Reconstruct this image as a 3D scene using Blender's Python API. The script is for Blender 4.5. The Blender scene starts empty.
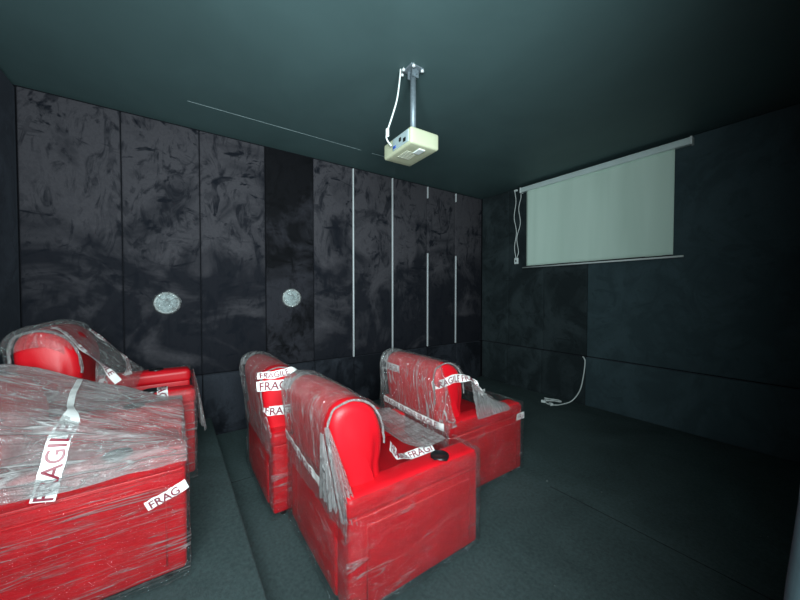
import bpy, bmesh, math, random
from mathutils import Vector, Matrix, noise
from mathutils.bvhtree import BVHTree
random.seed(7)
S = bpy.context.scene
COL = S.collection
R = math.radians

# ------------------------------------------------------------------ camera, world, lights, exposure
CAM = Vector((4.0, 1.03, 1.53))
cd = bpy.data.cameras.new('camera'); cd.sensor_width = 36; cd.lens = 325 / 800 * 36
cd.clip_start = 0.02
cam = bpy.data.objects.new('camera', cd); COL.objects.link(cam)
cam.location = CAM
cam.rotation_euler = (R(90 - 1.23), 0, R(55.0))      # looks at the left wall, turned towards the screen
S.camera = cam

w = bpy.data.worlds.new('world'); S.world = w; w.use_nodes = True
w.node_tree.nodes['Background'].inputs[0].default_value = (0.62, 0.86, 1.0, 1)
w.node_tree.nodes['Background'].inputs[1].default_value = 1.2

def area(name, loc, target, sx, sy, power, colr, spread=180):
    l = bpy.data.lights.new(name, 'AREA'); l.shape = 'RECTANGLE'; l.size = sx; l.size_y = sy
    l.energy = power; l.color = colr; l.spread = R(spread)
    o = bpy.data.objects.new(name, l); COL.objects.link(o); o.location = loc
    o.rotation_euler = (Vector(target) - Vector(loc)).to_track_quat('-Z', 'Y').to_euler()
    return o
area('doorway_daylight', (4.28, 0.90, 1.95), (1.0, 2.35, 2.25), 1.4, 1.3, 145, (0.80, 0.97, 1.0), 140)

S.view_settings.view_transform = 'Standard'
S.view_settings.look = 'None'
S.view_settings.exposure = 0.0
S.view_settings.gamma = 1.0
S.view_settings.use_curve_mapping = False

# ------------------------------------------------------------------ materials
def lin(r, g, b):
    f = lambda c: (c / 255 / 12.92) if c / 255 <= 0.04045 else ((c / 255 + 0.055) / 1.055) ** 2.4
    return (f(r), f(g), f(b), 1)

class NT:
    def __init__(s, name):
        s.m = bpy.data.materials.new(name); s.m.use_nodes = True
        s.t = s.m.node_tree; s.t.nodes.clear()
        s.out = s.n('ShaderNodeOutputMaterial')
    def n(s, t, **k):
        o = s.t.nodes.new(t)
        for a, v in k.items(): setattr(o, a, v)
        return o
    def l(s, a, b): s.t.links.new(a, b)
    def ramp(s, src, stops):
        r = s.n('ShaderNodeValToRGB'); e = r.color_ramp.elements
        while len(e) < len(stops): e.new(0.5)
        for i, (p, c) in enumerate(stops):
            e[i].position = p; e[i].color = c if len(c) == 4 else (*c, 1)
        s.l(src, r.inputs[0]); return r
    def noise(s, vec, scale, detail=3, rough=0.5, dist=0):
        n = s.n('ShaderNodeTexNoise'); n.inputs['Scale'].default_value = scale
        n.inputs['Detail'].default_value = detail; n.inputs['Roughness'].default_value = rough
        n.inputs['Distortion'].default_value = dist
        s.l(vec, n.inputs['Vector']); return n
    def mapping(s, vec, scale=(1, 1, 1), rot=(0, 0, 0), loc=(0, 0, 0)):
        m = s.n('ShaderNodeMapping'); m.inputs['Scale'].default_value = scale
        m.inputs['Rotation'].default_value = rot; m.inputs['Location'].default_value = loc
        s.l(vec, m.inputs['Vector']); return m.outputs[0]
    def bump(s, h, strength=0.3, dist=0.01):
        b = s.n('ShaderNodeBump'); b.inputs['Strength'].default_value = strength
        b.inputs['Distance'].default_value = dist; s.l(h, b.inputs['Height']); return b.outputs[0]
    def math(s, op, a, b=None):
        m = s.n('ShaderNodeMath', operation=op)
        for i, v in enumerate((a, b)):
            if v is None: continue
            if isinstance(v, (int, float)): m.inputs[i].default_value = v
            else: s.l(v, m.inputs[i])
        return m.outputs[0]

G3 = lambda v: (v, v, v, 1)
def plain(name, colr, rough=0.5, metal=0.0, spec=0.5, nscale=60, var=0.12, bump=0.0):
    t = NT(name); p = t.n('ShaderNodeBsdfPrincipled')
    tc = t.n('ShaderNodeTexCoord').outputs['Object']
    nz = t.noise(tc, nscale, 3)
    r = t.ramp(nz.outputs[0], [(0.3, tuple(c * (1 - var) for c in colr[:3])), (0.7, tuple(min(1, c * (1 + var)) for c in colr[:3]))])
    t.l(r.outputs[0], p.inputs['Base Color'])
    p.inputs['Roughness'].default_value = rough; p.inputs['Metallic'].default_value = metal
    p.inputs['Specular IOR Level'].default_value = spec
    if bump: t.l(t.bump(nz.outputs[0], bump, 0.004), p.inputs['Normal'])
    t.l(p.outputs[0], t.out.inputs[0]); return t.m

def velvet(name, dark, light, seed=0.0, cover=0.5, sheen=0.25, zw=0.15):
    """crushed velvet: the nap has been brushed into lighter and darker smears"""
    t = NT(name); p = t.n('ShaderNodeBsdfPrincipled')
    pos = t.mapping(t.n('ShaderNodeNewGeometry').outputs['Position'], loc=(seed, seed * 1.7, seed * .6))
    big = t.noise(t.mapping(pos, (1, .8, .9)), 1.5, 4, 0.6, 1.2)
    st = t.noise(t.mapping(pos, (1, 1.5, .7), rot=(R(24), 0, 0)), 3.6, 4, 0.65, 1.7)
    st2 = t.noise(t.mapping(pos, (1, .7, 1.2), rot=(R(-50), 0, 0)), 2.6, 3, 0.6, 2.6)
    fine = t.noise(pos, 38, 3, 0.7, 0.4)
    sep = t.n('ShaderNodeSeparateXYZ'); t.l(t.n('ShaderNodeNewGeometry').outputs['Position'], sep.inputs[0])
    # smears turn paler with height for positive zw, darker for negative
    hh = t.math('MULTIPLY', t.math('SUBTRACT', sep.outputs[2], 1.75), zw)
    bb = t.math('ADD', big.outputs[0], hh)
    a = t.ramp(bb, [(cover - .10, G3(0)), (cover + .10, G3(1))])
    b = t.ramp(st.outputs[0], [(0.36, G3(.15)), (0.50, G3(1))])
    c = t.ramp(st2.outputs[0], [(0.34, G3(.0)), (0.42, G3(1))])
    d = t.ramp(big.outputs[0], [(0.50, G3(0)), (0.62, G3(1))])   # calm areas without strokes
    k = t.math('MAXIMUM', t.math('MULTIPLY', b.outputs[0], c.outputs[0]), t.math('MULTIPLY', d.outputs[0], .9))
    m = t.math('MULTIPLY', k, t.math('ADD', t.math('MULTIPLY', a.outputs[0], .9), .10))
    m = t.math('MULTIPLY', m, t.math('ADD', t.math('MULTIPLY', fine.outputs[0], .7), .6))
    mx = t.n('ShaderNodeMix', data_type='RGBA'); t.l(m, mx.inputs[0])
    mx.inputs[6].default_value = dark; mx.inputs[7].default_value = light
    t.l(mx.outputs[2], p.inputs['Base Color'])
    p.inputs['Roughness'].default_value = 0.85; p.inputs['Specular IOR Level'].default_value = 0.15
    p.inputs['Sheen Weight'].default_value = sheen; p.inputs['Sheen Roughness'].default_value = 0.4
    p.inputs['Sheen Tint'].default_value = (0.55, 0.6, 0.75, 1)
    t.l(t.bump(fine.outputs[0], 0.25, 0.004), p.inputs['Normal'])
    t.l(p.outputs[0], t.out.inputs[0]); return t.m

def carpet(name, base, spots=True):
    t = NT(name); p = t.n('ShaderNodeBsdfPrincipled')
    pos = t.n('ShaderNodeNewGeometry').outputs['Position']
    f = t.noise(pos, 260, 2, 0.8); md = t.noise(pos, 45, 4, 0.7); big = t.noise(pos, 1.6, 4, 0.6, .8)
    m = t.math('ADD', t.math('MULTIPLY', f.outputs[0], .55), t.math('MULTIPLY', md.outputs[0], .45))
    m = t.math('MULTIPLY', m, t.math('ADD', t.math('MULTIPLY', big.outputs[0], .8), .6))
    r = t.ramp(m, [(0.28, tuple(c * .45 for c in base[:3])), (0.72, tuple(c * 1.6 for c in base[:3]))])
    vo = t.n('ShaderNodeTexVoronoi'); vo.inputs['Scale'].default_value = 4.5; t.l(pos, vo.inputs['Vector'])
    lint = t.ramp(vo.outputs['Distance'], [(0.018, G3(1)), (0.026, G3(0))])   # bits of lint on the pile
    mx = t.n('ShaderNodeMix', data_type='RGBA'); t.l(lint.outputs[0], mx.inputs[0]); t.l(r.outputs[0], mx.inputs[6]); mx.inputs[7].default_value = (.4, .42, .38, 1)
    t.l(mx.outputs[2], p.inputs['Base Color']); p.inputs['Roughness'].default_value = 0.95
    p.inputs['Specular IOR Level'].default_value = 0.1
    t.l(t.bump(m, 0.6, 0.006), p.inputs['Normal'])
    t.l(p.outputs[0], t.out.inputs[0]); return t.m

def ceiling_paint():
    t = NT('ceiling_paint'); p = t.n('ShaderNodeBsdfPrincipled')
    pos = t.n('ShaderNodeNewGeometry').outputs['Position']
    n = t.noise(pos, 1.3, 5, 0.6, .5); f = t.noise(t.mapping(pos, (1, .25, 1)), 22, 3)
    b = lin(72, 92, 93)
    r = t.ramp(n.outputs[0], [(0.3, tuple(c * .9 for c in b[:3])), (0.7, tuple(c * 1.08 for c in b[:3]))])
    t.l(r.outputs[0], p.inputs['Base Color']); p.inputs['Roughness'].default_value = 0.6
    p.inputs['Specular IOR Level'].default_value = 0.25
    t.l(t.bump(f.outputs[0], 0.05, 0.003), p.inputs['Normal'])
    t.l(p.outputs[0], t.out.inputs[0]); return t.m

def leather():
    t = NT('red_leather'); p = t.n('ShaderNodeBsdfPrincipled')
    tc = t.n('ShaderNodeTexCoord').outputs['Object']
    big = t.noise(tc, 5, 3); v = t.n('ShaderNodeTexVoronoi'); v.inputs['Scale'].default_value = 170
    t.l(tc, v.inputs['Vector'])
    b = (0.58, 0.005, 0.012)
    r = t.ramp(big.outputs[0], [(0.3, tuple(c * .86 for c in b)), (0.7, tuple(c * 1.1 for c in b))])
    t.l(r.outputs[0], p.inputs['Base Color']); p.inputs['Roughness'].default_value = 0.42
    p.inputs['Specular IOR Level'].default_value = 0.35
    t.l(t.bump(t.math('ADD', v.outputs['Distance'], t.math('MULTIPLY', big.outputs[0], 2.5)), 0.12, 0.003), p.inputs['Normal'])
    t.l(p.outputs[0], t.out.inputs[0]); return t.m

def film(name, base, gain, scale, rot, thr=0.52, seed=0.0, crinkle=0.5, line=0.7):
    """clear stretch wrap: mostly see-through, whitish where it is folded or layered"""
    t = NT(name)
    tc = t.mapping(t.n('ShaderNodeTexCoord').outputs['Object'], loc=(seed, seed, seed))
    s1 = t.noise(t.mapping(tc, scale, rot), 3.0, 5, 0.65, 0.5)
    s2 = t.noise(t.mapping(tc, tuple(c * 1.9 for c in scale), (rot[0] + .25, rot[1], rot[2] + .2), (3, 1, 2)), 6.0, 3, 0.6, 0.9)
    cr = t.noise(tc, 16, 4, 0.7, 1.2)
    zone = t.noise(tc, 2.6, 2, 0.5, 0.6)
    zr = t.ramp(zone.outputs[0], [(0.44, G3(0.25)), (0.58, G3(1))])
    a = t.ramp(s1.outputs[0], [(thr - .06, G3(0)), (thr + .2, G3(1))])
    c = t.ramp(cr.outputs[0], [(0.60, G3(0)), (0.68, G3(1))])
    def lines(vsc, sc_, wd, dist):
        nn = t.noise(t.mapping(tc, tuple(q * vsc for q in scale), (rot[0] + .12 * vsc, rot[1], rot[2] + .1 * vsc), (vsc, 2, 5)), sc_, 2, 0.5, dist)
        dd = t.math('ABSOLUTE', t.math('SUBTRACT', nn.outputs[0], 0.5))
        return t.ramp(dd, [(wd * .3, G3(1)), (wd, G3(0))]).outputs[0]
    ln = t.math('ADD', lines(1.0, 2.2, .016, .4), t.math('MULTIPLY', lines(1.7, 3.4, .018, .8), .7))
    f = t.math('ADD', t.math('MULTIPLY', a.outputs[0], gain), t.math('MULTIPLY', ln, line))
    f = t.math('ADD', f, t.math('MULTIPLY', c.outputs[0], gain * .6 * crinkle))
    f = t.math('ADD', t.math('MULTIPLY', f, zr.outputs[0]), base)
    f = t.math('MINIMUM', f, 0.93)
    h = t.math('ADD', t.math('MULTIPLY', s1.outputs[0], 1.0), t.math('MULTIPLY', s2.outputs[0], .8))
    h = t.math('ADD', h, t.math('MULTIPLY', cr.outputs[0], 1.2 * crinkle))
    h = t.math('ADD', h, t.math('MULTIPLY', ln, .35))
    nb = t.bump(h, 0.9, 0.03)
    tr = t.n('ShaderNodeBsdfTransparent'); tr.inputs[0].default_value = (0.97, 0.97, 0.97, 1)
    gl = t.n('ShaderNodeBsdfGlossy'); gl.inputs['Roughness'].default_value = 0.10; gl.inputs[0].default_value = (0.9, 0.95, 0.95, 1)
    t.l(nb, gl.inputs['Normal'])
    fr = t.n('ShaderNodeFresnel'); fr.inputs[0].default_value = 1.5; t.l(nb, fr.inputs['Normal'])
    m1 = t.n('ShaderNodeMixShader'); t.l(t.math('MINIMUM', t.math('MULTIPLY', fr.outputs[0], 1.4), .32), m1.inputs[0])
    t.l(tr.outputs[0], m1.inputs[1]); t.l(gl.outputs[0], m1.inputs[2])
    p = t.n('ShaderNodeBsdfPrincipled'); p.inputs['Base Color'].default_value = (0.48, 0.475, 0.47, 1)
    p.inputs['Roughness'].default_value = 0.22; t.l(nb, p.inputs['Normal'])
    m2 = t.n('ShaderNodeMixShader'); t.l(f, m2.inputs[0]); t.l(m1.outputs[0], m2.inputs[1])
    tl = t.n('ShaderNodeBsdfTranslucent'); tl.inputs[0].default_value = (0.62, 0.61, 0.60, 1); t.l(nb, tl.inputs['Normal'])
    m3 = t.n('ShaderNodeMixShader'); m3.inputs[0].default_value = 0.3; t.l(p.outputs[0], m3.inputs[1]); t.l(tl.outputs[0], m3.inputs[2])
    t.l(m3.outputs[0], m2.inputs[2])
    t.l(m2.outputs[0], t.out.inputs[0]); return t.m

M = {}
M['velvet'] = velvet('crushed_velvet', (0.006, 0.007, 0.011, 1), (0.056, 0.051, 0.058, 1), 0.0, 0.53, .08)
M['velvet_black'] = velvet('smooth_black_velvet', (0.002, 0.002, 0.003, 1), (0.025, 0.024, 0.03, 1), 5.3, 0.50, 0.02, -.12)
M['velvet_dim'] = velvet('charcoal_velvet', (0.014, 0.020, 0.022, 1), (0.034, 0.046, 0.050, 1), 7.2, 0.5, 0.05, 0.0)
M['velvet_front'] = velvet('teal_velvet_glow', (0.036, 0.057, 0.064, 1), (0.052, 0.080, 0.090, 1), 2.2, 0.5, 0.1, 0.0)  # teal cloth, its colour lightened and blued in place of bluish light at right
M['velvet_low'] = velvet('skirting_velvet', (0.005, 0.006, 0.009, 1), (0.030, 0.033, 0.042, 1), 9.1, 0.5, 0.06, 0.0)
M['backing'] = plain('black_backing', (0.006, 0.006, 0.008), 0.9, spec=0.1)
M['ceiling'] = ceiling_paint()
M['carpet'] = carpet('charcoal_carpet', lin(62, 74, 74))
M['seam'] = plain('carpet_joint', (0.02, 0.025, 0.026), 0.95, spec=0.05)
M['leather'] = leather()
M['piping'] = plain('red_piping', (0.66, 0.02, 0.025), 0.4)
M['black_plastic'] = plain('black_plastic', (0.008, 0.008, 0.009), 0.35)
M['alu'] = plain('brushed_aluminium', (0.85, 0.87, 0.88), 0.4, 0.35, nscale=120)
M['white'] = plain('white_plastic', (0.72, 0.76, 0.74), 0.45, nscale=8, var=.05)
M['case'] = plain('screen_case_paint', (0.62, 0.72, 0.70), 0.35, nscale=6, var=.05)
M['cream'] = plain('cream_plastic', (0.47, 0.48, 0.33), 0.45, nscale=9, var=.05)
M['port_grey'] = plain('port_panel_grey', (0.33, 0.40, 0.41), 0.5, nscale=9)
M['blue'] = plain('blue_socket', (0.03, 0.08, 0.35), 0.4)
M['vent'] = plain('vent_shadow_plastic', (0.45, 0.45, 0.36), 0.6)
M['steel'] = plain('galvanised_steel', (0.22, 0.26, 0.29), 0.5, 0.5, nscale=40)
M['cable'] = plain('white_cable', (0.75, 0.78, 0.76), 0.4)
M['tape'] = plain('white_tape', (0.80, 0.78, 0.76), 0.35, nscale=30, var=.08)
M['ink'] = plain('maroon_ink', (0.20, 0.012, 0.03), 0.4)
M['glass'] = plain('lens_glass', (0.01, 0.01, 0.015), 0.08)

def screen_mat():
    t = NT('screen_fabric'); p = t.n('ShaderNodeBsdfPrincipled')
    tc = t.n('ShaderNodeTexCoord').outputs['Object']
    n = t.noise(t.mapping(tc, (2.4, 1, .25)), 2.2, 2, .4, .6)
    r = t.ramp(n.outputs[0], [(0.3, (0.60, 0.76, 0.65)), (0.7, (0.68, 0.84, 0.73))])
    t.l(r.outputs[0], p.inputs['Base Color']); p.inputs['Roughness'].default_value = .7
    t.l(t.bump(n.outputs[0], .25, .02), p.inputs['Normal'])
    t.l(p.outputs[0], t.out.inputs[0]); return t.m
M['screen'] = screen_mat()

# ------------------------------------------------------------------ helpers
def obj(name, me, mat, parent=None, smooth=False, loc=None):
    if isinstance(me, bmesh.types.BMesh):
        bm = me; me = bpy.data.meshes.new(name); bm.normal_update(); bm.to_mesh(me); bm.free()
    if mat is not None and not me.materials: me.materials.append(mat)
    if smooth:
        for p in me.polygons: p.use_smooth = True
    o = bpy.data.objects.new(name, me); COL.objects.link(o)
    if parent: o.parent = parent
    if loc: o.location = loc
    return o
def thing(name, label, cat, loc=(0, 0, 0), rz=0, group=None):
    o = bpy.data.objects.new(name, None); COL.objects.link(o); o.location = loc; o.rotation_euler = (0, 0, rz)
    o.empty_display_size = .1
    tag(o, label, cat, group); return o
def tag(o, label, cat, group=None):
    o['label'] = label; o['category'] = cat
    if group: o['group'] = group
    return o
def struct(name, bm, mat, parent=None, smooth=False):
    o = obj(name, bm, mat, parent, smooth)
    if not parent: o['kind'] = 'structure'
    return o
def box(bm, x0, x1, y0, y1, z0, z1):
    v = [bm.verts.new((x, y, z)) for x in (x0, x1) for y in (y0, y1) for z in (z0, z1)]
    for f in ((0, 1, 3, 2), (4, 6, 7, 5), (0, 4, 5, 1), (2, 3, 7, 6), (0, 2, 6, 4), (1, 5, 7, 3)):
        bm.faces.new([v[i] for i in f])
def bx(*a):
    bm = bmesh.new(); box(bm, *a); return bm
def rbox(x0, x1, y0, y1, z0, z1, r=0.02, puff=(0, 0, 0), seg=3, mid=8, warp=None, bm=None):
    """soft box: rounded edges, faces puffed out by puff=(x,y,z)"""
    own = bm is None
    if own: bm = bmesh.new()
    c = ((x0 + x1) / 2, (y0 + y1) / 2, (z0 + z1) / 2); h = ((x1 - x0) / 2, (y1 - y0) / 2, (z1 - z0) / 2)
    r = min(r, min(h) * .98)
    def ts(H):
        e = [(-H + r * (1 - math.cos(math.pi / 2 * i / seg)), ) for i in range(seg + 1)]
        l = [(-H + r * (1 - math.cos(math.pi / 2 * i / seg))) for i in range(seg)]
        m = [-(H - r) + 2 * (H - r) * i / mid for i in range(mid + 1)]
        return l + m + [-q for q in reversed(l)]
    vm = {}
    def V(p):
        inner = [max(-(h[i] - r), min(h[i] - r, p[i])) for i in range(3)]
        d = Vector([p[i] - inner[i] for i in range(3)])
        if d.length > 1e-9: d = d.normalized() * r
        q = [inner[i] + d[i] for i in range(3)]
        u = [max(-1, min(1, p[i] / h[i])) for i in range(3)]
        dd = (Vector(d) / r) if r > 0 else Vector((0, 0, 0))
        for i in range(3):
            if puff[i]:
                j, k = (i + 1) % 3, (i + 2) % 3
                q[i] += puff[i] * u[i] * (1 - u[j] ** 2) * (1 - u[k] ** 2)
        q = Vector([q[i] + c[i] for i in range(3)])
        if warp: q = warp(q)
        key = (round(q.x, 5), round(q.y, 5), round(q.z, 5))
        if key not in vm: vm[key] = bm.verts.new(q)
        return vm[key]
    for ax in range(3):
        a, b = (ax + 1) % 3, (ax + 2) % 3
        A, B = ts(h[a]), ts(h[b])
        for sg in (-1, 1):
            for i in range(len(A) - 1):
                for j in range(len(B) - 1):
                    ps = []
                    for (ii, jj) in ((i, j), (i + 1, j), (i + 1, j + 1), (i, j + 1)):
                        p = [0, 0, 0]; p[ax] = sg * h[ax]; p[a] = A[ii]; p[b] = B[jj]; ps.append(V(p))
                    if sg < 0: ps.reverse()
                    u = []
                    for q in ps:
                        if q not in u: u.append(q)
                    if len(u) > 2:
                        try: bm.faces.new(u)
                        except ValueError: pass
    return bm
def tube(pts, rad, n=8, bm=None, smoothpts=True, closed_caps=True):
    if bm is None: bm = bmesh.new()
    P = [Vector(p) for p in pts]
    if smoothpts and len(P) > 2:
        Q = []
        for i in range(len(P) - 1):
            p0 = P[max(0, i - 1)]; p1 = P[i]; p2 = P[i + 1]; p3 = P[min(len(P) - 1, i + 2)]
            for k in range(6):
                t = k / 6
                Q.append(0.5 * ((2 * p1) + (-p0 + p2) * t + (2 * p0 - 5 * p1 + 4 * p2 - p3) * t * t + (-p0 + 3 * p1 - 3 * p2 + p3) * t ** 3))
        Q.append(P[-1]); P = Q
    rings = []; up = Vector((0.13, .21, 1)).normalized()
    for i, p in enumerate(P):
        d = (P[min(i + 1, len(P) - 1)] - P[max(i - 1, 0)]).normalized()
        if i == 0:
            a = d.cross(up)
            if a.length < .2: a = d.cross(Vector((1, 0, 0)))
        else: a = pa - d * pa.dot(d)
        a.normalize(); pa = a.copy(); b = d.cross(a).normalized()
        rings.append([bm.verts.new(p + rad * (math.cos(2 * math.pi * k / n) * a + math.sin(2 * math.pi * k / n) * b)) for k in range(n)])
    for i in range(len(rings) - 1):
        for k in range(n):
            bm.faces.new((rings[i][k], rings[i][(k + 1) % n], rings[i + 1][(k + 1) % n], rings[i + 1][k]))
    if closed_caps:
        bm.faces.new(rings[0][::-1]); bm.faces.new(rings[-1])
    return bm
def lathe(profile, n=32, bm=None, M4=None):
    if bm is None: bm = bmesh.new()
    rings = []
    for (r, z) in profile:
        rings.append([bm.verts.new((M4 or Matrix()) @ Vector((r * math.cos(2 * math.pi * k / n), r * math.sin(2 * math.pi * k / n), z))) for k in range(n)])
    for i in range(len(rings) - 1):
        for k in range(n):
            bm.faces.new((rings[i][k], rings[i][(k + 1) % n], rings[i + 1][(k + 1) % n], rings[i + 1][k]))
    bm.faces.new(rings[0][::-1]); bm.faces.new(rings[-1])
    return bm

# ------------------------------------------------------------------ the room
RX, RY, H = 4.0, 5.65, 3.24
LED = 0.66                                             # height of the lower padded band
T = 0.12
struct('floor', bx(-T, RX + 1.6, -T, RY + T, -0.15, 0), M['carpet'])
# raised rear platform, 21 cm, with a rounded carpet nosing
PH, PY = 0.20, 1.355
struct('floor_platform', rbox(0.005, RX + 1.0, 0.0, PY, 0.001, PH, 0.018, seg=3, mid=6), M['carpet'], smooth=False)
struct('ceiling', bx(-T, RX + T, -T, RY + T, H, H + T), M['ceiling'])
wl = struct('wall_left', bx(-T, -0.03, -T, RY + T, 0, H), M['backing'])
wf = struct('wall_front', bx(-T, RX + T, RY + 0.03, RY + T, 0, H), M['backing'])
wb = struct('wall_rear', bx(-T, RX + T, -T, -0.03, 0, H), M['backing'])
DY0, DY1, DH = 0.12, 1.98, 2.75                        # doorway in the right wall, the camera stands in it
bm = bmesh.new()
box(bm, RX + 0.03, RX + T, -T, DY0, 0, H); box(bm, RX + 0.03, RX + T, DY1, RY + T, 0, H); box(bm, RX + 0.03, RX + T, DY0, DY1, DH, H)
wr = struct('wall_right', bm, M['backing'])

def vpanel(parent, axis, a0, a1, z0, z1, mat, out=0.0, puff=0.012, idx=0):
    """padded velvet panel; a0..a1 along the wall"""
    g = 0.004
    if axis == 'L': bmx = rbox(-0.03, 0.0 + out, a0 + g, a1 - g, z0, z1, 0.012, (puff, 0, 0), 3, 10)
    if axis == 'R': bmx = rbox(RX - out, RX + 0.03, a0 + g, a1 - g, z0, z1, 0.012, (puff, 0, 0), 3, 10)
    if axis == 'F': g = .0012
    if axis == 'F': bmx = rbox(a0 + g, a1 - g, RY - out, RY + 0.03, z0, z1, 0.012, (0, puff, 0), 3, 10)
    if axis == 'B': bmx = rbox(a0 + g, a1 - g, -0.03, 0.0 + out, z0, z1, 0.012, (0, puff, 0), 3, 10)
    return obj('wall_panel', bmx, mat, parent, True)
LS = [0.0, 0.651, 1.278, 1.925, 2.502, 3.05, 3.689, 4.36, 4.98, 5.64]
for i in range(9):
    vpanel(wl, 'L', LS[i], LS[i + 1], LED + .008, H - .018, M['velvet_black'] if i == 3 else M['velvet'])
LL = [0.0, 0.65, 1.28, 1.93, 2.5, 3.05, 3.69, 4.36, 4.98, 5.60]
for i in range(9):
    vpanel(wl, 'L', LL[i], LL[i + 1], 0.0, LED, M['velvet_low'], 0.03)
FS = [0.0, 0.57, 1.2, 1.84, 4.0]
for i in range(4):
    vm_ = M['velvet_dim'] if i < 3 else M['velvet_front']  # right-hand span gets the teal with the glow in its colour
    vpanel(wf, 'F', FS[i], FS[i + 1], LED + .008, H - .01, vm_, puff=.003)
    vpanel(wf, 'F', max(FS[i], .04), FS[i + 1], 0.0, LED, vm_, 0.035, puff=.005)
BS = [0.0, 0.64, 1.28, 1.92, 2.56, 3.2, 4.0]
for i in range(6):
    vpanel(wb, 'B', BS[i], BS[i + 1], LED + .008, H - .03, M['velvet_low'])  # upper panels use the darker skirting cloth to stand in for shade here
    vpanel(wb, 'B', max(BS[i], .04), BS[i + 1], 0.0, LED, M['velvet_low'], 0.03)
for a0, a1 in ((DY1, 2.6), (2.6, 3.24), (3.24, 3.88), (3.88, 4.52), (4.52, 5.1), (5.1, 5.62)):
    vpanel(wr, 'R', a0, a1, 0.0, H - .03, M['velvet_front'])
# padded jamb of the doorway, bulging a little below chest height
def jw(q):
    b = 0.020 * math.exp(-((q.z - .72) / .30) ** 2) + .004 * math.sin(q.z * 9)
    if q.x < RX - .03: q.x -= b
    return q
struct('trim_1', rbox(RX - 0.064, RX + 0.0, 2.02, 2.24, 0.0, DH, 0.03, (0.006, 0, 0), 4, 30, warp=jw), M['velvet_front'], smooth=True)
# aluminium strips in the panel joints
for n, (y, z0, z1, hw) in enumerate(((3.05, LED, H - .03, .0065), (3.689, LED, H - .03, .006), (4.36, LED + .02, 2.16, .005), (4.36, 3.03, H - .03, .005), (4.98, LED + .02, 2.16, .004), (4.98, 3.07, H - .03, .004))):
    struct('trim_%d' % (n + 2), rbox(-0.005, 0.022, y - hw, y + hw, z0, z1, 0.002, seg=2, mid=2), M['alu'])
# hairline board joint in the ceiling
bm = bmesh.new()
for y0, y1, wd in ((1.16, 2.2, .0028), (2.2, 2.9, .0018), (3.05, 3.6, .0012)):
    box(bm, .515 - wd, .515 + wd, y0, y1, H - .0016, H + .002)
struct('trim_8', bm, M['port_grey'])
# carpet joints
bm = bmesh.new()
box(bm, 2.6, 3.95, 3.458, 3.463, -.001, .0012); box(bm, 1.10, 1.104, PY + .01, 1.58, -.001, .0012)
struct('trim_9', bm, M['seam'])

# ------------------------------------------------------------------ projection screen
sc = thing('projection_screen', 'white pull-down projection screen hanging on the dark front wall', 'projector screen', (1.88, RY - .05, 3.16))
def L(o, x, y, z): return (x - o.location.x, y - o.location.y, z - o.location.z)
obj('housing', rbox(-1.03, 1.03, -.04, .035, -.04, .035, .012, seg=3, mid=2), M['case'], sc, True)
for s in (-1, 1):
    e = obj('end_cap', rbox(s * 1.035 - .012, s * 1.035 + .012, -.044, .039, -.046, .041, .01), M['white'], sc, True)
bm = bmesh.new()
n, mz = 50, 24; x0, x1 = -.935, .895; zt, zb = -.03, -1.205
def sy(x, z): return .010 * noise.noise(Vector((x * 1.6, z * .5, 3))) + .004 * math.sin(x * 9 + z * 1.3)
g = [[bm.verts.new((x0 + (x1 - x0) * i / n, sy(x0 + (x1 - x0) * i / n, zt + (zb - zt) * j / mz) - .01, zt + (zb - zt) * j / mz)) for j in range(mz + 1)] for i in range(n + 1)]
for i in range(n):
    for j in range(mz): bm.faces.new((g[i][j], g[i + 1][j], g[i + 1][j + 1], g[i][j + 1]))
fo = obj('screen_fabric', bm, M['screen'], sc, True)
sm = fo.modifiers.new('thick', 'SOLIDIFY'); sm.thickness = .002
obj('fabric_border', bx(-.935, .895, -.016, -.006, -1.222, -1.203), M['black_plastic'], sc)
bb = obj('bottom_bar', tube([(-1.0, -.012, -1.228), (.985, -.012, -1.228)], .011, 10, smoothpts=False), M['white'], sc, True)

# screen control: socket on the wall, with two wavy cables
sw = thing('wall_switch', 'small white switch box with two wavy cables hanging beside the projection screen', 'switch', (.75, RY - .02, 2.05))
obj('switch_box', rbox(-.035, .035, -.03, .0, -.05, .05, .008), M['white'], sw, True)
obj('rocker', rbox(-.008, .012, -.036, -.03, -.018, .018, .003), M['black_plastic'], sw)
def wavy(x0, z0, x1, z1, ph, amp=.014):
    return [(x0 + (x1 - x0) * t / 14 + amp * math.sin(t * .9 + ph) * (0 < t < 14) , -.02 - .008 * math.cos(t * 1.1 + ph), z0 + (z1 - z0) * t / 14) for t in range(15)]
obj('cable', tube(wavy(-.035, 1.14, -.012, .05, 0), .0055, 6), M['cable'], sw, True)
obj('cable', tube(wavy(.075, 1.07, .012, .05, 2.2, .018), .0055, 6), M['cable'], sw, True)
obj('cable_clip', rbox(-.05, .01, -.03, .0, 1.125, 1.155, .008), M['white'], sw, True)

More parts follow.
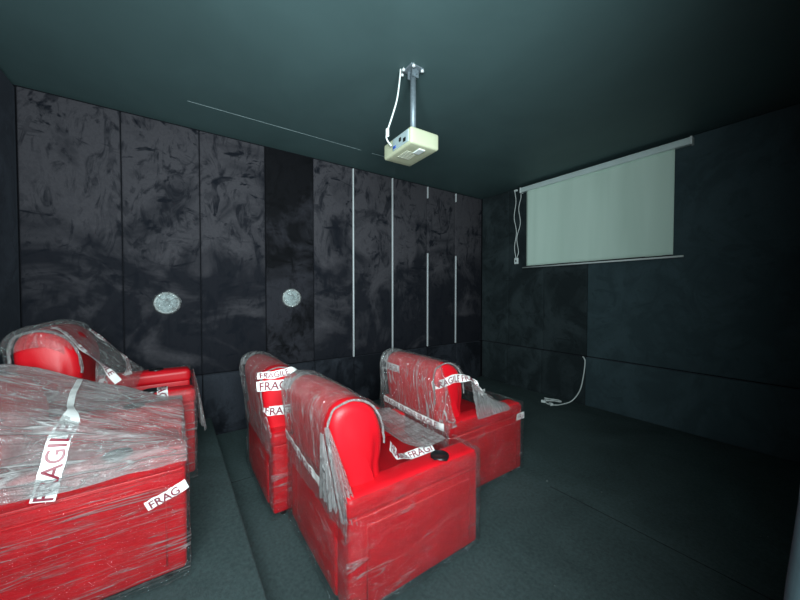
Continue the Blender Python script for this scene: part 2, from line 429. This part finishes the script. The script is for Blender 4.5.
# ------------------------------------------------------------------ projector
pr = thing('projector', 'cream projector hanging upside down from a steel ceiling pole', 'projector', (1.95, 2.565, 2.60), R(-2))
pr.scale = (1.22, 1.16, 1.08)
bd = obj('body', rbox(-.158, .158, -.112, .112, 0, .112, .016, (0, 0, .004), 4, 6), M['cream'], pr, True)
bm = bmesh.new()
for k in range(7): box(bm, -.05 + k * .016, -.042 + k * .016, -.07, .02, -.0055, -.0005)
obj('vent', bm, M['vent'], bd)
obj('port_panel', rbox(-.04, .135, -.1165, -.108, .018, .1, .004), M['port_grey'], pr, True)
bm = bmesh.new(); box(bm, -.03, .0, -.121, -.113, .028, .045)
obj('socket', bm, M['blue'], pr)
obj('socket', bx(.04, .06, -.120, -.113, .05, .075), M['black_plastic'], pr)
obj('socket', bx(.085, .11, -.120, -.113, .03, .055), M['black_plastic'], pr)
Ml = Matrix.Translation((-.08, .112, .055)) @ Matrix.Rotation(R(-90), 4, 'X')
le = obj('lens', lathe([(.038, -.004), (.038, .02), (.03, .022), (.028, .012), (.001, .016)], 24, M4=Ml), M['black_plastic'], pr, True)
obj('foot', rbox(.05, .12, -.02, .03, -.008, .001, .004), M['white'], pr, True)
mt = thing('ceiling_bracket', 'grey steel pole bracket bolted to the dark ceiling above the projector', 'bracket', (1.99, 2.56, H))
obj('pole', tube([(0, 0, -.03), (0, 0, -.50)], .023, 16, smoothpts=False), M['steel'], mt, True)
obj('collar', lathe([(.03, -.533), (.034, -.52), (.026, -.50), (.026, -.47), (.019, -.46)], 20), M['steel'], mt, True)
obj('ceiling_plate', rbox(-.06, .06, -.06, .06, -.012, 0, .005), M['steel'], mt, True)
bm = bmesh.new()
box(bm, -.03, -.024, -.03, .03, -.07, -.01); box(bm, .024, .03, -.03, .03, -.07, -.01); tube([(-.045, 0, -.05), (.045, 0, -.05)], .007, 8, bm, False)
obj('clevis', bm, M['steel'], mt)
for k, (x, y) in enumerate(((-.075, -.05), (-.02, -.075), (.06, -.04), (.05, .05), (-.05, .055))):
    obj('bolt', lathe([(.010, -.028), (.013, -.024), (.013, -.012), (.005, -.010), (.005, 0)], 10, M4=Matrix.Translation((x, y, -.002))), M['alu'], mt, True)
obj('arm', rbox(-.052, .052, -.02, .02, -.529, -.521, .003), M['steel'], mt)
cb = obj('projector_cable', tube([(1.945, 2.475, 3.235), (1.945, 2.465, 3.14), (1.94, 2.445, 3.0), (1.91, 2.425, 2.89), (1.865, 2.41, 2.79), (1.87, 2.395, 2.72), (1.905, 2.415, 2.655)], .0065, 8), M['cable'], None, True)
tag(cb, 'white cable looping down from the ceiling into the back of the projector', 'cable')
cp = obj('plug', rbox(1.855, 1.879, 2.393, 2.417, 2.735, 2.80, .008), M['cable'], cb, True)

# ------------------------------------------------------------------ round wall speakers, wrapped in film
M['grille'] = plain('speaker_grille', (0.50, 0.58, 0.58), 0.5, nscale=90, var=.25, bump=.6)
M['spk_film'] = film('speaker_film', 0.12, 0.5, (1, 3, 3), (0.5, 0, 0), 0.5, 4, 1)
for k, (y, z, nm) in enumerate(((.985, 1.43, 'round pale wall speaker wrapped in clear film, nearer the rear of the room'), (2.215, 1.47, 'round pale wall speaker further along the wall, on the smooth dark panel'))):
    sp = thing('wall_speaker', nm, 'speaker', (0.012, y, z), 0, 'round wall speakers')
    sp.scale = (1, .84, .84)
    Mx = Matrix.Rotation(R(90), 4, 'Y')
    obj('rim', lathe([(.125, -.008), (.128, .006), (.120, .016), (.108, .016), (.104, .006), (.1, -.004)], 40, M4=Mx), M['white'], sp, True)
    obj('grille', lathe([(.106, .0), (.104, .010), (.08, .015), (.05, .018), (.03, .016), (.028, .022), (.001, .024)], 40, M4=Mx), M['grille'], sp, True)
    bm = bmesh.new(); nr = 40
    rows = []
    for r_, x_ in ((.001, .032), (.04, .032), (.08, .028), (.115, .026), (.134, .012), (.142, .000)):
        rows.append([bm.verts.new((x_ + .005 * noise.noise(Vector((r_ * 40, a * 1.1, k))), r_ * (1 + .04 * noise.noise(Vector((a * .9, 2, k)))) * math.cos(2 * math.pi * a / nr), r_ * math.sin(2 * math.pi * a / nr))) for a in range(nr)])
    for i in range(len(rows) - 1):
        for a in range(nr): bm.faces.new((rows[i][a], rows[i][(a + 1) % nr], rows[i + 1][(a + 1) % nr], rows[i + 1][a]))
    obj('plastic_film', bm, M['spk_film'], sp, True)

# ------------------------------------------------------------------ cable and plug on the floor below the screen
fc = obj('power_cable', tube([(1.835, 5.56, .672), (1.86, 5.545, .655), (1.865, 5.56, .60), (1.84, 5.57, .40), (1.80, 5.56, .20), (1.72, 5.52, .05), (1.66, 5.42, .008), (1.62, 5.28, .007),
    (1.54, 5.24, .007), (1.46, 5.30, .008), (1.50, 5.40, .012), (1.60, 5.44, .014), (1.56, 5.50, .01), (1.45, 5.47, .008), (1.40, 5.38, .008), (1.47, 5.33, .02), (1.53, 5.38, .02), (1.50, 5.46, .008), (1.36, 5.44, .007)], .0075, 7), M['cable'], None, True)
tag(fc, 'loose white power cable dropping from the padded ledge and coiled on the carpet', 'cable')
for (x, y, a) in ((1.455, 5.26, 20), (1.58, 5.235, -30)):
    p = obj('plug', rbox(-.03, .03, -.02, .02, 0.001, .036, .008), M['white'], fc, True); p.location = (x, y, 0); p.rotation_euler.z = R(a)

# ------------------------------------------------------------------ recliners
HW, YB, YF, AH = 0.44, -0.43, 0.43, 0.60
def back_profile():
    # (y, z) outline of the backrest seen from the side, counter-clockwise: rolled head pad, waist, lumbar pad
    return [(-.405, .30), (-.412, .60), (-.412, .82), (-.402, .92), (-.365, .980), (-.30, 1.005), (-.225, .992), (-.165, .945), (-.135, .87),
            (-.130, .79), (-.142, .715), (-.160, .66), (-.162, .60), (-.158, .54), (-.155, .46), (-.16, .32)]
LEAN = .13
def lean(y, z): return y - max(0, z - .45) * LEAN
def smooth_closed(P, k=4):
    Q = []; n = len(P)
    for i in range(n):
        p0, p1, p2, p3 = (Vector(P[(i + d) % n]) for d in (-1, 0, 1, 2))
        for s in range(k):
            t = s / k
            Q.append(0.5 * ((2 * p1) + (-p0 + p2) * t + (2 * p0 - 5 * p1 + 4 * p2 - p3) * t * t + (-p0 + 3 * p1 - 3 * p2 + p3) * t ** 3))
    return Q
def backrest_bm(hw=.345):
    bm = bmesh.new(); P = smooth_closed(back_profile()); n = len(P)
    cy = sum(p[0] for p in P) / n; cz = sum(p[1] for p in P) / n
    secs = []
    r = .055
    for i in range(6): a = math.pi / 2 * i / 5; secs.append((-hw + r * (1 - math.sin(a)) - 0, r * (1 - math.cos(a))))
    secs = [(-hw + r - r * math.cos(math.pi / 2 * i / 6), r - r * math.sin(math.pi / 2 * i / 6)) for i in range(7)]
    midn = 12
    secs += [(-(hw - r) + 2 * (hw - r) * i / midn, 0) for i in range(1, midn)]
    secs += [(-x, s) for (x, s) in reversed(secs[:7])]
    def inset(s):
        out = []
        for i, p in enumerate(P):
            a = P[i - 1]; b = P[(i + 1) % n]; t = (b - a).normalized(); nn = Vector((-t.y, t.x))
            if nn.dot(Vector((cy, cz)) - p) < 0: nn = -nn
            out.append(p + nn * s)
        return out
    rings = []
    for (x, s) in secs:
        u = x / hw
        rings.append([bm.verts.new((x, p[0] + (.012 * (1 - u * u) if p[0] > -.2 else -.0), p[1] + .012 * (1 - u * u) * (p[1] > .9))) for p in inset(s)])
    for i in range(len(rings) - 1):
        for k in range(n): bm.faces.new((rings[i][k], rings[i][(k + 1) % n], rings[i + 1][(k + 1) % n], rings[i + 1][k]))
    for ring, sg in ((rings[0], -1), (rings[-1], 1)):
        # pillowed end: a ridge of inner rings
        prev = ring
        cc = Vector((0, cy, cz + .0))
        for f, o in ((.75, .008), (.45, .016), (.2, .02)):
            new = [bm.verts.new((v.co.x + sg * o * (1 if f < .8 else .6) - (0), cy + (v.co.y - cy) * f, cz + (v.co.z - cz) * (f * .55 + .45 * f))) for v in ring]
            for k in range(n):
                q = (prev[k], prev[(k + 1) % n], new[(k + 1) % n], new[k]); bm.faces.new(q)
            prev = new
        bm.faces.new(prev)
    for v in bm.verts: v.co.y = lean(v.co.y, v.co.z)
    bmesh.ops.recalc_face_normals(bm, faces=bm.faces)
    return bm
def arm_bm(s):
    a, b = sorted((s * (HW - .145), s * (HW - .008)))
    return rbox(a, b, YB + .012, YF - .005, .045, AH - .085, .018, (.006, .004, 0), 3, 8)
def arm_pad_bm(s):
    a, b = sorted((s * (HW - .155), s * HW))
    cx, cy = s * (HW - .07), .18
    def warp(q):
        if q.z > AH - .05:
            d = math.hypot(q.x - cx, q.y - cy)
            if d < .050: q.z = AH - .012
        return q
    bm = rbox(a, b, YB, YF, AH - .105, AH, .034, (.004, .004, .010), 4, 40, warp=warp)
    return bm
meshcache = {}
def shared(key, fn, mat, smooth=True):
    if key not in meshcache:
        bm = fn(); me = bpy.data.meshes.new(key); bmesh.ops.recalc_face_normals(bm, faces=bm.faces); bm.to_mesh(me); bm.free(); me.materials.append(mat)
        if smooth:
            for p in me.polygons: p.use_smooth = True
        meshcache[key] = me
    return meshcache[key]
def piping_bm(s):
    x = s * (HW + .0005); r = .0035
    bm = bmesh.new()
    tube([(x, YB + .10, .09), (x, YB + .10, AH - .155), (x, YB + .11, AH - .15), (x, YF - .09, AH - .15), (x, YF - .08, AH - .155), (x, YF - .08, .09)], r, 6, bm, False)
    tube([(x, YB + .03, AH - .10), (x, YF - .02, AH - .10)], r, 6, bm, False)
    return bm
def cup_ring_bm(s):
    bm = bmesh.new(); cx = s * (HW - .07); n = 32
    prof = [(.053, AH - .02), (.053, AH + .010), (.050, AH + .013), (.047, AH + .011), (.045, AH + .0075), (.001, AH + .007)]
    rings = [[bm.verts.new((cx + r * math.cos(2 * math.pi * k / n), .18 + r * math.sin(2 * math.pi * k / n), z)) for k in range(n)] for r, z in prof]
    for i in range(len(rings) - 1):
        for k in range(n): bm.faces.new((rings[i][k], rings[i][(k + 1) % n], rings[i + 1][(k + 1) % n], rings[i + 1][k]))
    return bm
def make_recliner(label, loc, rz=0, zs=1.0):
    t = thing('recliner_armchair', label, 'armchair', loc, rz, 'film-wrapped red recliner armchairs')
    t.scale = (1, 1, zs)
    for s in (-1, 1):
        a = obj('arm', shared('arm%d' % s, lambda: arm_bm(s), M['leather']), None, t)
        obj('arm_pad', shared('arm_pad%d' % s, lambda: arm_pad_bm(s), M['leather']), None, a)
        obj('piping', shared('piping%d' % s, lambda: piping_bm(s), M['piping']), None, a)
        obj('cup_holder', shared('cup%d' % s, lambda: cup_ring_bm(s), M['black_plastic']), None, t)
        for y in (-.34, .36):
            obj('foot', shared('foot', lambda: lathe([(.020, 0), (.024, .03), (.028, .05)], 14), M['black_plastic']), None, t, loc=(s * .37, y, 0))
    obj('seat_cushion', shared('seat', lambda: rbox(-.292, .292, -.16, .405, .30, .465, .04, (0, .01, .025), 4, 8), M['leather']), None, t)
    obj('footrest', shared('footrest', lambda: rbox(-.292, .292, .375, .425, .07, .31, .02, (0, .015, 0), 3, 8), M['leather']), None, t)
    obj('rear_panel', shared('rear_panel', lambda: rbox(-.30, .30, YB + .004, YB + .06, .05, .60, .018, (0, .008, 0), 3, 8), M['leather']), None, t)
    obj('backrest', shared('backrest', backrest_bm, M['leather']), None, t)
    return t

def nz(*a): return noise.noise(Vector(a))
def ridged(a, b, c): return 1 - abs(nz(a, b, c)) * 2.2
def body_film(t, mat, seed, amp=.006, flare=0.0):
    """wrap round the lower body: a shell of four sides standing slightly off the leather"""
    bm = bmesh.new(); per = []
    N = 44; x, y = HW + .005, YF + .006; r = .03
    for (x0, y0, x1, y1, nx, ny) in ((-x, -y, x, -y, 0, -1), (x, -y, x, y, 1, 0), (x, y, -x, y, 0, 1), (-x, y, -x, -y, -1, 0)):
        for k in range(N): per.append((x0 + (x1 - x0) * k / N, y0 + (y1 - y0) * k / N, nx, ny))
    Z = [.03 + (AH + .004 - .03) * j / 34 for j in range(35)]
    g = []
    for i, (px, py, nx, ny) in enumerate(per):
        rr = []
        for j, z in enumerate(Z):
            d = amp * (ridged(i * .02 + seed, z * 9 + i * .045, seed) - .2) + amp * .7 * nz(i * .3, z * 14, seed + 4)
            d = max(d, -.001)
            if z < .12: d += flare * (.12 - z) * (0.5 + nz(i * .2, 0, seed))
            ex = max(0, 1 - min(x - abs(px), y - abs(py)) / r) if (x - abs(px) < r and y - abs(py) < r) else 0
            zz = z if j else z + .03 * nz(i * .15, 3, seed)
            k = 1 - .02 * 0
            rr.append(bm.verts.new((px + nx * d, py + ny * d, zz)))
        g.append(rr)
    n = len(g)
    for i in range(n):
        for j in range(len(Z) - 1): bm.faces.new((g[i][j], g[(i + 1) % n][j], g[(i + 1) % n][j + 1], g[i][j + 1]))
    return obj('plastic_film', bm, mat, t, True)
def sstep(a, b, x):
    t = max(0, min(1, (x - a) / (b - a))); return t * t * (3 - 2 * t)
def hood_film(t, mat, seed, keep=None, sag=.05, amp=.010, x_lo=-.455, x_hi=.455, tent_end=(.40, .615), top=1.02, wide=.36, rear_z=.45, drop=0.0):
    """sheet that runs up the rear of the back, over the top and down to the arm fronts"""
    NS, NX = 130, 96
    key = [(-.44, rear_z), (-.438, .60), (-.437, .80), (-.432, .92), (-.405, top - .035), (-.35, top), (-.28, top + .005), (-.20, top - .02)]
    e = Vector(tent_end); s0 = Vector((lean(*key[-1]), key[-1][1]))
    for k in range(1, 9):
        f = k / 8; p = s0.lerp(e, f); key.append((p.x, p.y - sag * math.sin(math.pi * f)))
    K = [Vector((lean(k[0], k[1]) if i < 8 else k[0], k[1])) for i, k in enumerate(key)]
    ln = [0]
    for i in range(1, len(K)): ln.append(ln[-1] + (K[i] - K[i - 1]).length)
    def P(s):
        d = s * ln[-1]
        for i in range(1, len(K)):
            if d <= ln[i] + 1e-9:
                f = (d - ln[i - 1]) / (ln[i] - ln[i - 1])
                p0, p1, p2, p3 = K[max(0, i - 2)], K[i - 1], K[i], K[min(len(K) - 1, i + 1)]
                return 0.5 * ((2 * p1) + (-p0 + p2) * f + (2 * p0 - 5 * p1 + 4 * p2 - p3) * f * f + (-p0 + 3 * p1 - 3 * p2 + p3) * f ** 3)
        return K[-1]
    S0 = ln[3] / ln[-1]
    bm = bmesh.new(); g = []
    for i in range(NS + 1):
        s = i / NS; p = P(s); dp = (P(min(1, s + .01)) - P(max(0, s - .01))).normalized(); nn = Vector((-dp.y, dp.x))
        if nn.y < 0 and p.x > -.3: nn = -nn
        if p.x < -.42 and nn.x > 0: nn = -nn
        row = []
        for j in range(NX + 1):
            x = x_lo + (x_hi - x_lo) * j / NX
            b = 1 - sstep(wide, .452, abs(x))
            if s <= S0: flat = Vector((-.44, min(p.y, AH + .014)))
            else: flat = Vector((-.44 + (tent_end[0] + .44) * (s - S0) / (1 - S0), AH + .014))
            flat.y -= max(0, abs(x) - .44) * 2.2
            q = flat.lerp(p, b)
            f = ridged(x * 9 + seed + s * 2, s * 2.5, seed) * .6 + ridged(x * 22 + s * 4, s * 5 + seed, seed + 2) * .3 + .35 * nz(x * 7, s * 14, seed)
            q = q + nn * max(amp * (f - .1), -.004)
            row.append((Vector((x + .006 * nz(s * 9, x * 6, seed + 7), q.x, q.y - drop * 0)), s, x))
        g.append(row)
    vm = {}
    def V(i, j):
        if (i, j) not in vm: vm[(i, j)] = bm.verts.new(g[i][j][0])
        return vm[(i, j)]
    for i in range(NS):
        for j in range(NX):
            c, s, x = g[i][j]
            if keep and not keep(x, c.y, c.z): continue
            bm.faces.new((V(i, j), V(i + 1, j), V(i + 1, j + 1), V(i, j + 1)))
    return obj('plastic_film', bm, mat, t, True)

def bvh_of(t):
    vs, fs = [], []
    for c in t.children_recursive:
        if c.type != 'MESH' or c.name.startswith(('foot', 'lettering', 'fragile')): continue
        o = len(vs); vs += [v.co + c.location for v in c.data.vertices]
        fs += [[o + i for i in p.vertices] for p in c.data.polygons]
    return BVHTree.FromPolygons(vs, fs)
TXT = {}
def text_data(body):
    if body in TXT: return TXT[body]
    cu = bpy.data.curves.new('t', 'FONT'); cu.body = body; cu.size = 1; cu.offset = .012; cu.resolution_u = 3
    o = bpy.data.objects.new('t', cu); COL.objects.link(o)
    dg = bpy.context.evaluated_depsgraph_get(); dg.update()
    me = bpy.data.meshes.new_from_object(o.evaluated_get(dg))
    v = [(p.co.x, p.co.y) for p in me.vertices]; f = [list(p.vertices) for p in me.polygons]
    bpy.data.objects.remove(o); bpy.data.curves.remove(cu); bpy.data.meshes.remove(me)
    TXT[body] = (v, f); return TXT[body]
def tape(t, bvh, pts, w=.05, body='FRAGILE FRAGILE', start=.01, flip=False, snap=True, lift=.006, nhint=None, stretch=1.0, wfun=None):
    """printed tape following a path over the wrapped chair; pts in the chair's own space"""
    P = [Vector(p) for p in pts]; Q = []
    for i in range(len(P) - 1):
        for k in range(12): Q.append(P[i].lerp(P[i + 1], k / 12))
    Q.append(P[-1])
    pos, nor = [], []
    c0 = Vector((0, -.05, .5))
    for q in Q:
        if snap:
            l, n_, _, _ = bvh.find_nearest(q)
            if n_.dot(q - l) < 0 and (q - l).length > 1e-4: n_ = -n_
            hint = Vector(nhint) if nhint else (q - c0)
            if n_.dot(hint) < 0: n_ = -n_
        else: l = q; n_ = Vector(nhint)
        pos.append(l.copy()); nor.append(n_.copy())
    for _ in range(4):
        pos = [pos[0]] + [(pos[i - 1] + pos[i] * 2 + pos[i + 1]) / 4 for i in range(1, len(pos) - 1)] + [pos[-1]]
        nor = [nor[0]] + [((nor[i - 1] + nor[i] * 2 + nor[i + 1]) / 4).normalized() for i in range(1, len(nor) - 1)] + [nor[-1]]
    L_ = [0]
    for i in range(1, len(pos)): L_.append(L_[-1] + (pos[i] - pos[i - 1]).length)
    def fr(u):
        u = max(0, min(L_[-1] - 1e-6, u)); i = 1
        while L_[i] < u: i += 1
        f = (u - L_[i - 1]) / max(1e-9, L_[i] - L_[i - 1])
        p = pos[i - 1].lerp(pos[i], f); n_ = nor[i - 1].lerp(nor[i], f).normalized()
        tg = (pos[min(i + 1, len(pos) - 1)] - pos[max(i - 2, 0)]).normalized()
        ac = n_.cross(tg).normalized()
        n_ = tg.cross(ac).normalized()
        ww = wfun(u / L_[-1]) if wfun else 1
        return p, n_, ac * ww
    bm = bmesh.new(); rows = []
    NN = max(8, int(L_[-1] / .012))
    for i in range(NN + 1):
        p, n_, ac = fr(L_[-1] * i / NN)
        jag = .003 * nz(i * .8, 1, w * 50)
        rows.append([bm.verts.new(p + n_ * (lift + .0015 * math.sin(i * .7 + k)) + ac * ((k / 3 - .5) * w + jag)) for k in range(4)])
    for i in range(NN):
        for k in range(3): bm.faces.new((rows[i][k], rows[i + 1][k], rows[i + 1][k + 1], rows[i][k + 1]))
    to = obj('fragile_tape', bm, M['tape'], t, True)
    if body:
        v, f = text_data(body); sc_ = w * 1.12
        mx = max(a[0] for a in v); 
        bm = bmesh.new(); vv = []
        for (a, b) in v:
            u = start + a * sc_ * .95 * stretch; h = (b - .36) * sc_
            if flip: u = L_[-1] - u; h = -h
            vv.append((u, h))
        keepv = [0 <= u <= L_[-1] - .003 for u, h in vv]
        bv = []
        for (u, h) in vv:
            p, n_, ac = fr(u); bv.append(bm.verts.new(p + n_ * (lift + .0042) + ac * h))
        for q in f:
            if all(keepv[i] for i in q):
                try: bm.faces.new([bv[i] for i in q])
                except ValueError: pass
        for x_ in [x_ for x_ in bm.verts if not x_.link_faces]: bm.verts.remove(x_)
        if len(bm.faces): obj('lettering', bm, M['ink'], to)
        else: bm.free()
    return to

M['film_body'] = film('wrap_side', 0.0, 0.07, (2.0, .6, 6.0), (R(22), 0, 0), 0.56, 0, 1.6, .36)
M['film_side'] = film('wrap_side_streaked', 0.0, 0.10, (1.0, .35, 11.0), (R(17), 0, 0), 0.55, 6, 2.0, .6)
M['film_body2'] = film('wrap_side_dense', 0.06, 0.26, (2.0, .6, 6.0), (R(20), 0, 0), 0.52, 3, 1.0, .4)
M['film_hood'] = film('wrap_hood', 0.10, 0.24, (7.0, 3.0, .8), (R(-25), 0, 0), 0.52, 5, 0.9, .75)
M['film_fold'] = film('wrap_fold', 0.42, 0.3, (2, 7, .7), (0, 0, 0), 0.5, 2, .4, .5)
M['film_cloudy'] = film('wrap_cloudy', 0.42, 0.40, (2.0, 7.0, 2.0), (0, 0, R(35)), 0.46, 1, .5, .6)
M['film_tent'] = film('wrap_tent', 0.27, 0.42, (9.0, .5, 1.4), (0, 0, R(12)), 0.49, 8, 0.7, .8)

# --- front pair, middle of the room
C = make_recliner('film-wrapped red recliner with bare head wing, nearest the camera on the lower floor', (2.26, 2.085, 0))
body_film(C, M['film_body'], 1.3)
def keepC(x, y, z):
    return not (x > .335 and y > -.44 - (z - .6) * .2) and y < -.16
def keep_tent(xm):
    return lambda x, y, z: y >= -.20 and x < xm + .02 * nz(y * 8, 1, 1)
def wing_fold(t, seed, z0=.56, r=.009):
    """rolled edge of the torn film round the bare wing of the back"""
    P = [p for p in smooth_closed(back_profile(), 2) if p[1] > (z0 if p[0] < -.3 else .74)]
    i0 = 0
    pts = [(.330 + .008 * nz(i * .5, seed, 0), lean(p[0], p[1]) * 1.0 + (-.010 if p[0] < -.35 else .004), p[1] + .006) for i, p in enumerate(P)]
    bm = bmesh.new()
    tube(pts, r, 7, bm)
    for v in bm.verts: v.co += Vector((nz(v.co.z * 40, v.co.y * 40, seed), nz(v.co.z * 33, 3, v.co.y * 30), 0)) * .004
    return obj('gathered_film', bm, M['film_fold'], t, True)
def side_gather(t, seed):
    """film bunched into hanging folds behind the wing"""
    bm = bmesh.new(); g = []
    for i in range(41):
        f = i / 40; z = .93 - .42 * f; row = []
        for j in range(29):
            u = j / 28; wd = .02 + .11 * f * (1 - .3 * f)
            y0 = lean(-.435, z) - .012
            row.append(bm.verts.new((.372 + .05 * f + .013 * math.sin(u * 26 + 3 * nz(f * 2, 1, seed)) * (.4 + f) + .008 * nz(u * 9, f * 7, seed), y0 + wd * u, z + .02 * nz(u * 6, 2, seed) * f - .05 * f * u)))
        g.append(row)
    for i in range(40):
        for j in range(28): bm.faces.new((g[i][j], g[i + 1][j], g[i + 1][j + 1], g[i][j + 1]))
    return obj('gathered_film', bm, M['film_fold'], t, True)
hood_film(C, M['film_hood'], 2.1, keepC, sag=.03, tent_end=(.36, .60))
hood_film(C, M['film_cloudy'], 3.1, keep_tent(.27), sag=.15, tent_end=(.33, .62), amp=.018)
wing_fold(C, 1.0, r=.0065); side_gather(C, 2.0)
def rear_gather(t, seed):
    bm = bmesh.new(); g = []
    for i in range(41):
        f = i / 40; z = .90 - .36 * f; row = []
        for j in range(33):
            u = j / 32
            row.append(bm.verts.new((.372 + .03 * f - (.03 + .17 * f) * u, lean(-.435, z) - .022 + .012 * math.sin(u * 22 + 2.5 * nz(f * 2, 4, seed)) * (.3 + f), z + .05 * nz(u * 5, 2, seed) * f)))
        g.append(row)
    for i in range(40):
        for j in range(32): bm.faces.new((g[i][j], g[i + 1][j], g[i + 1][j + 1], g[i][j + 1]))
    return obj('gathered_film', bm, M['film_fold'], t, True)
rear_gather(C, 3.0)
bv = bvh_of(C)
tape(C, bv, [(.27, -.10, .70), (.24, -.02, .60), (.20, .08, .555), (.24, .24, .585)], .055, 'FRAGILE FRAGILE', snap=False, nhint=(.35, -.5, .8))
tape(C, bv, [(-.36, -.46, .64), (-.05, -.46, .60), (.25, -.46, .585)], .055, 'FRAGILE FRAGILE', nhint=(0, -1, 0))

B = make_recliner('film-wrapped red recliner on the lower floor with FRAGILE tapes across its back wing', (1.335, 1.985, 0))
body_film(B, M['film_body'], 4.7)
hood_film(B, M['film_hood'], 6.4, lambda x, y, z: not (x > .335 and y > -.44 - (z - .6) * .2), sag=.06)
wing_fold(B, 4.0, .62, .005)
bv = bvh_of(B)
tape(B, bv, [(.33, -.50, .90), (.40, -.42, .90), (.40, -.20, .90)], .07, 'FRAGILE', nhint=(1, 0, 0))
tape(B, bv, [(.33, -.50, .97), (.36, -.42, .97), (.36, -.20, .99)], .05, 'FRAGILE', nhint=(1, 0, .3))
tape(B, bv, [(.33, -.46, .72), (.40, -.40, .72), (.40, -.24, .72)], .065, 'FRAGILE', nhint=(1, 0, 0))

D = make_recliner('red recliner in clear film standing alone in the front row, closest to the screen', (1.91, 3.03, 0))
body_film(D, M['film_body'], 8.2)
hood_film(D, M['film_hood'], 9.9, lambda x, y, z: y < -.20 and not (x > .335 and y > -.36 - (z - .6) * .2), sag=.02)
hood_film(D, M['film_cloudy'], 10.9, lambda x, y, z: y >= -.24 and not (x > .335 and y < -.15), sag=.05, tent_end=(.24, .62))
wing_fold(D, 5.0, .62, .006)
bv = bvh_of(D)
tape(D, bv, [(.30, -.46, .86), (.37, -.30, .90), (.40, -.19, .89), (.34, .0, .82), (.34, .18, .72)], .06, 'FRAGILE FRAGILE', nhint=(1, 0, 0))
tape(D, bv, [(-.34, -.46, .60), (.0, -.46, .585), (.42, -.46, .585)], .055, 'FRAGILE FRAGILE FRAGILE', nhint=(0, -1, 0))
tape(D, bv, [(-.33, -.46, .90), (-.1, -.46, .90)], .06, 'FRAGILE', nhint=(0, -1, 0))
tape(D, bv, [(.45, .32, .50), (.45, .43, .50)], .055, 'FRAG', nhint=(1, 0, 0))

# --- rear pair on the platform
A2 = make_recliner('film-wrapped red recliner on the raised platform, large in front, cut off by the left edge', (1.77, .645, PH), 0, 1.03)
for ch in A2.children:
    if ch.name.startswith('backrest'): ch.scale.z = .88
body_film(A2, M['film_side'], 11.5, amp=.008)
hood_film(A2, M['film_tent'], 12.8, None, sag=.0, amp=.016, tent_end=(.43, .60), top=.92, x_hi=.472)
bv = bvh_of(A2)
tape(A2, bv, [(-.3, -.05, .81), (0, -.03, .80), (.25, 0, .76), (.43, 0, .65), (.452, -.03, .52)], .07, 'FRAGILE', start=.0, flip=True, nhint=(.6, 0, .7), wfun=lambda u: .35 + .65 * sstep(.55, .72, u))
tape(A2, bv, [(.455, .28, .385), (.455, .43, .44)], .045, 'FRAG', nhint=(1, 0, 0))
A1 = make_recliner('film-wrapped red recliner on the raised platform, in the corner beside the left wall', (.84, .725, PH), 0, 1.09)
body_film(A1, M['film_body2'], 14.5, amp=.010, flare=.1)
hood_film(A1, M['film_hood'], 15.8, lambda x, y, z: not (x > .34 and z < .93 and y < -.1 and z > .62), sag=.01, amp=.018, tent_end=(.09, .62), wide=.37)
wing_fold(A1, 7.0, .70, .008)
bv = bvh_of(A1)
tape(A1, bv, [(.28, -.30, 1.03), (.36, -.14, .88), (.38, .0, .68)], .05, 'FRAGILE FRAGILE', nhint=(1, .3, .3))
tape(A1, bv, [(-.28, -.20, .98), (-.30, -.10, .82), (-.30, .0, .62)], .05, 'FRAGILE FRAGILE', nhint=(.5, 1, .3))
tape(A1, bv, [(.30, .24, .62), (.42, .24, .61), (.455, .25, .50)], .06, 'FRAG', nhint=(.7, 0, .7))
def front_curtain(t, seed):
    """loose wrap hanging over the front of the chair"""
    bm = bmesh.new(); g = []
    for i in range(31):
        f = i / 30; row = []
        for j in range(61):
            u = j / 60
            row.append(bm.verts.new((.465 - .70 * u + .012 * nz(f * 5, u * 6, seed), .445 + .035 * f + .014 * math.sin(u * 38 + 3 * nz(f * 2, u * 3, seed)) * (.25 + f), .615 - (.30 + .10 * nz(u * 4, 1, seed)) * f)))
        g.append(row)
    for i in range(30):
        for j in range(60): bm.faces.new((g[i][j], g[i + 1][j], g[i + 1][j + 1], g[i][j + 1]))
    return obj('gathered_film', bm, M['film_tent'], t, True)
front_curtain(A1, 2.0)
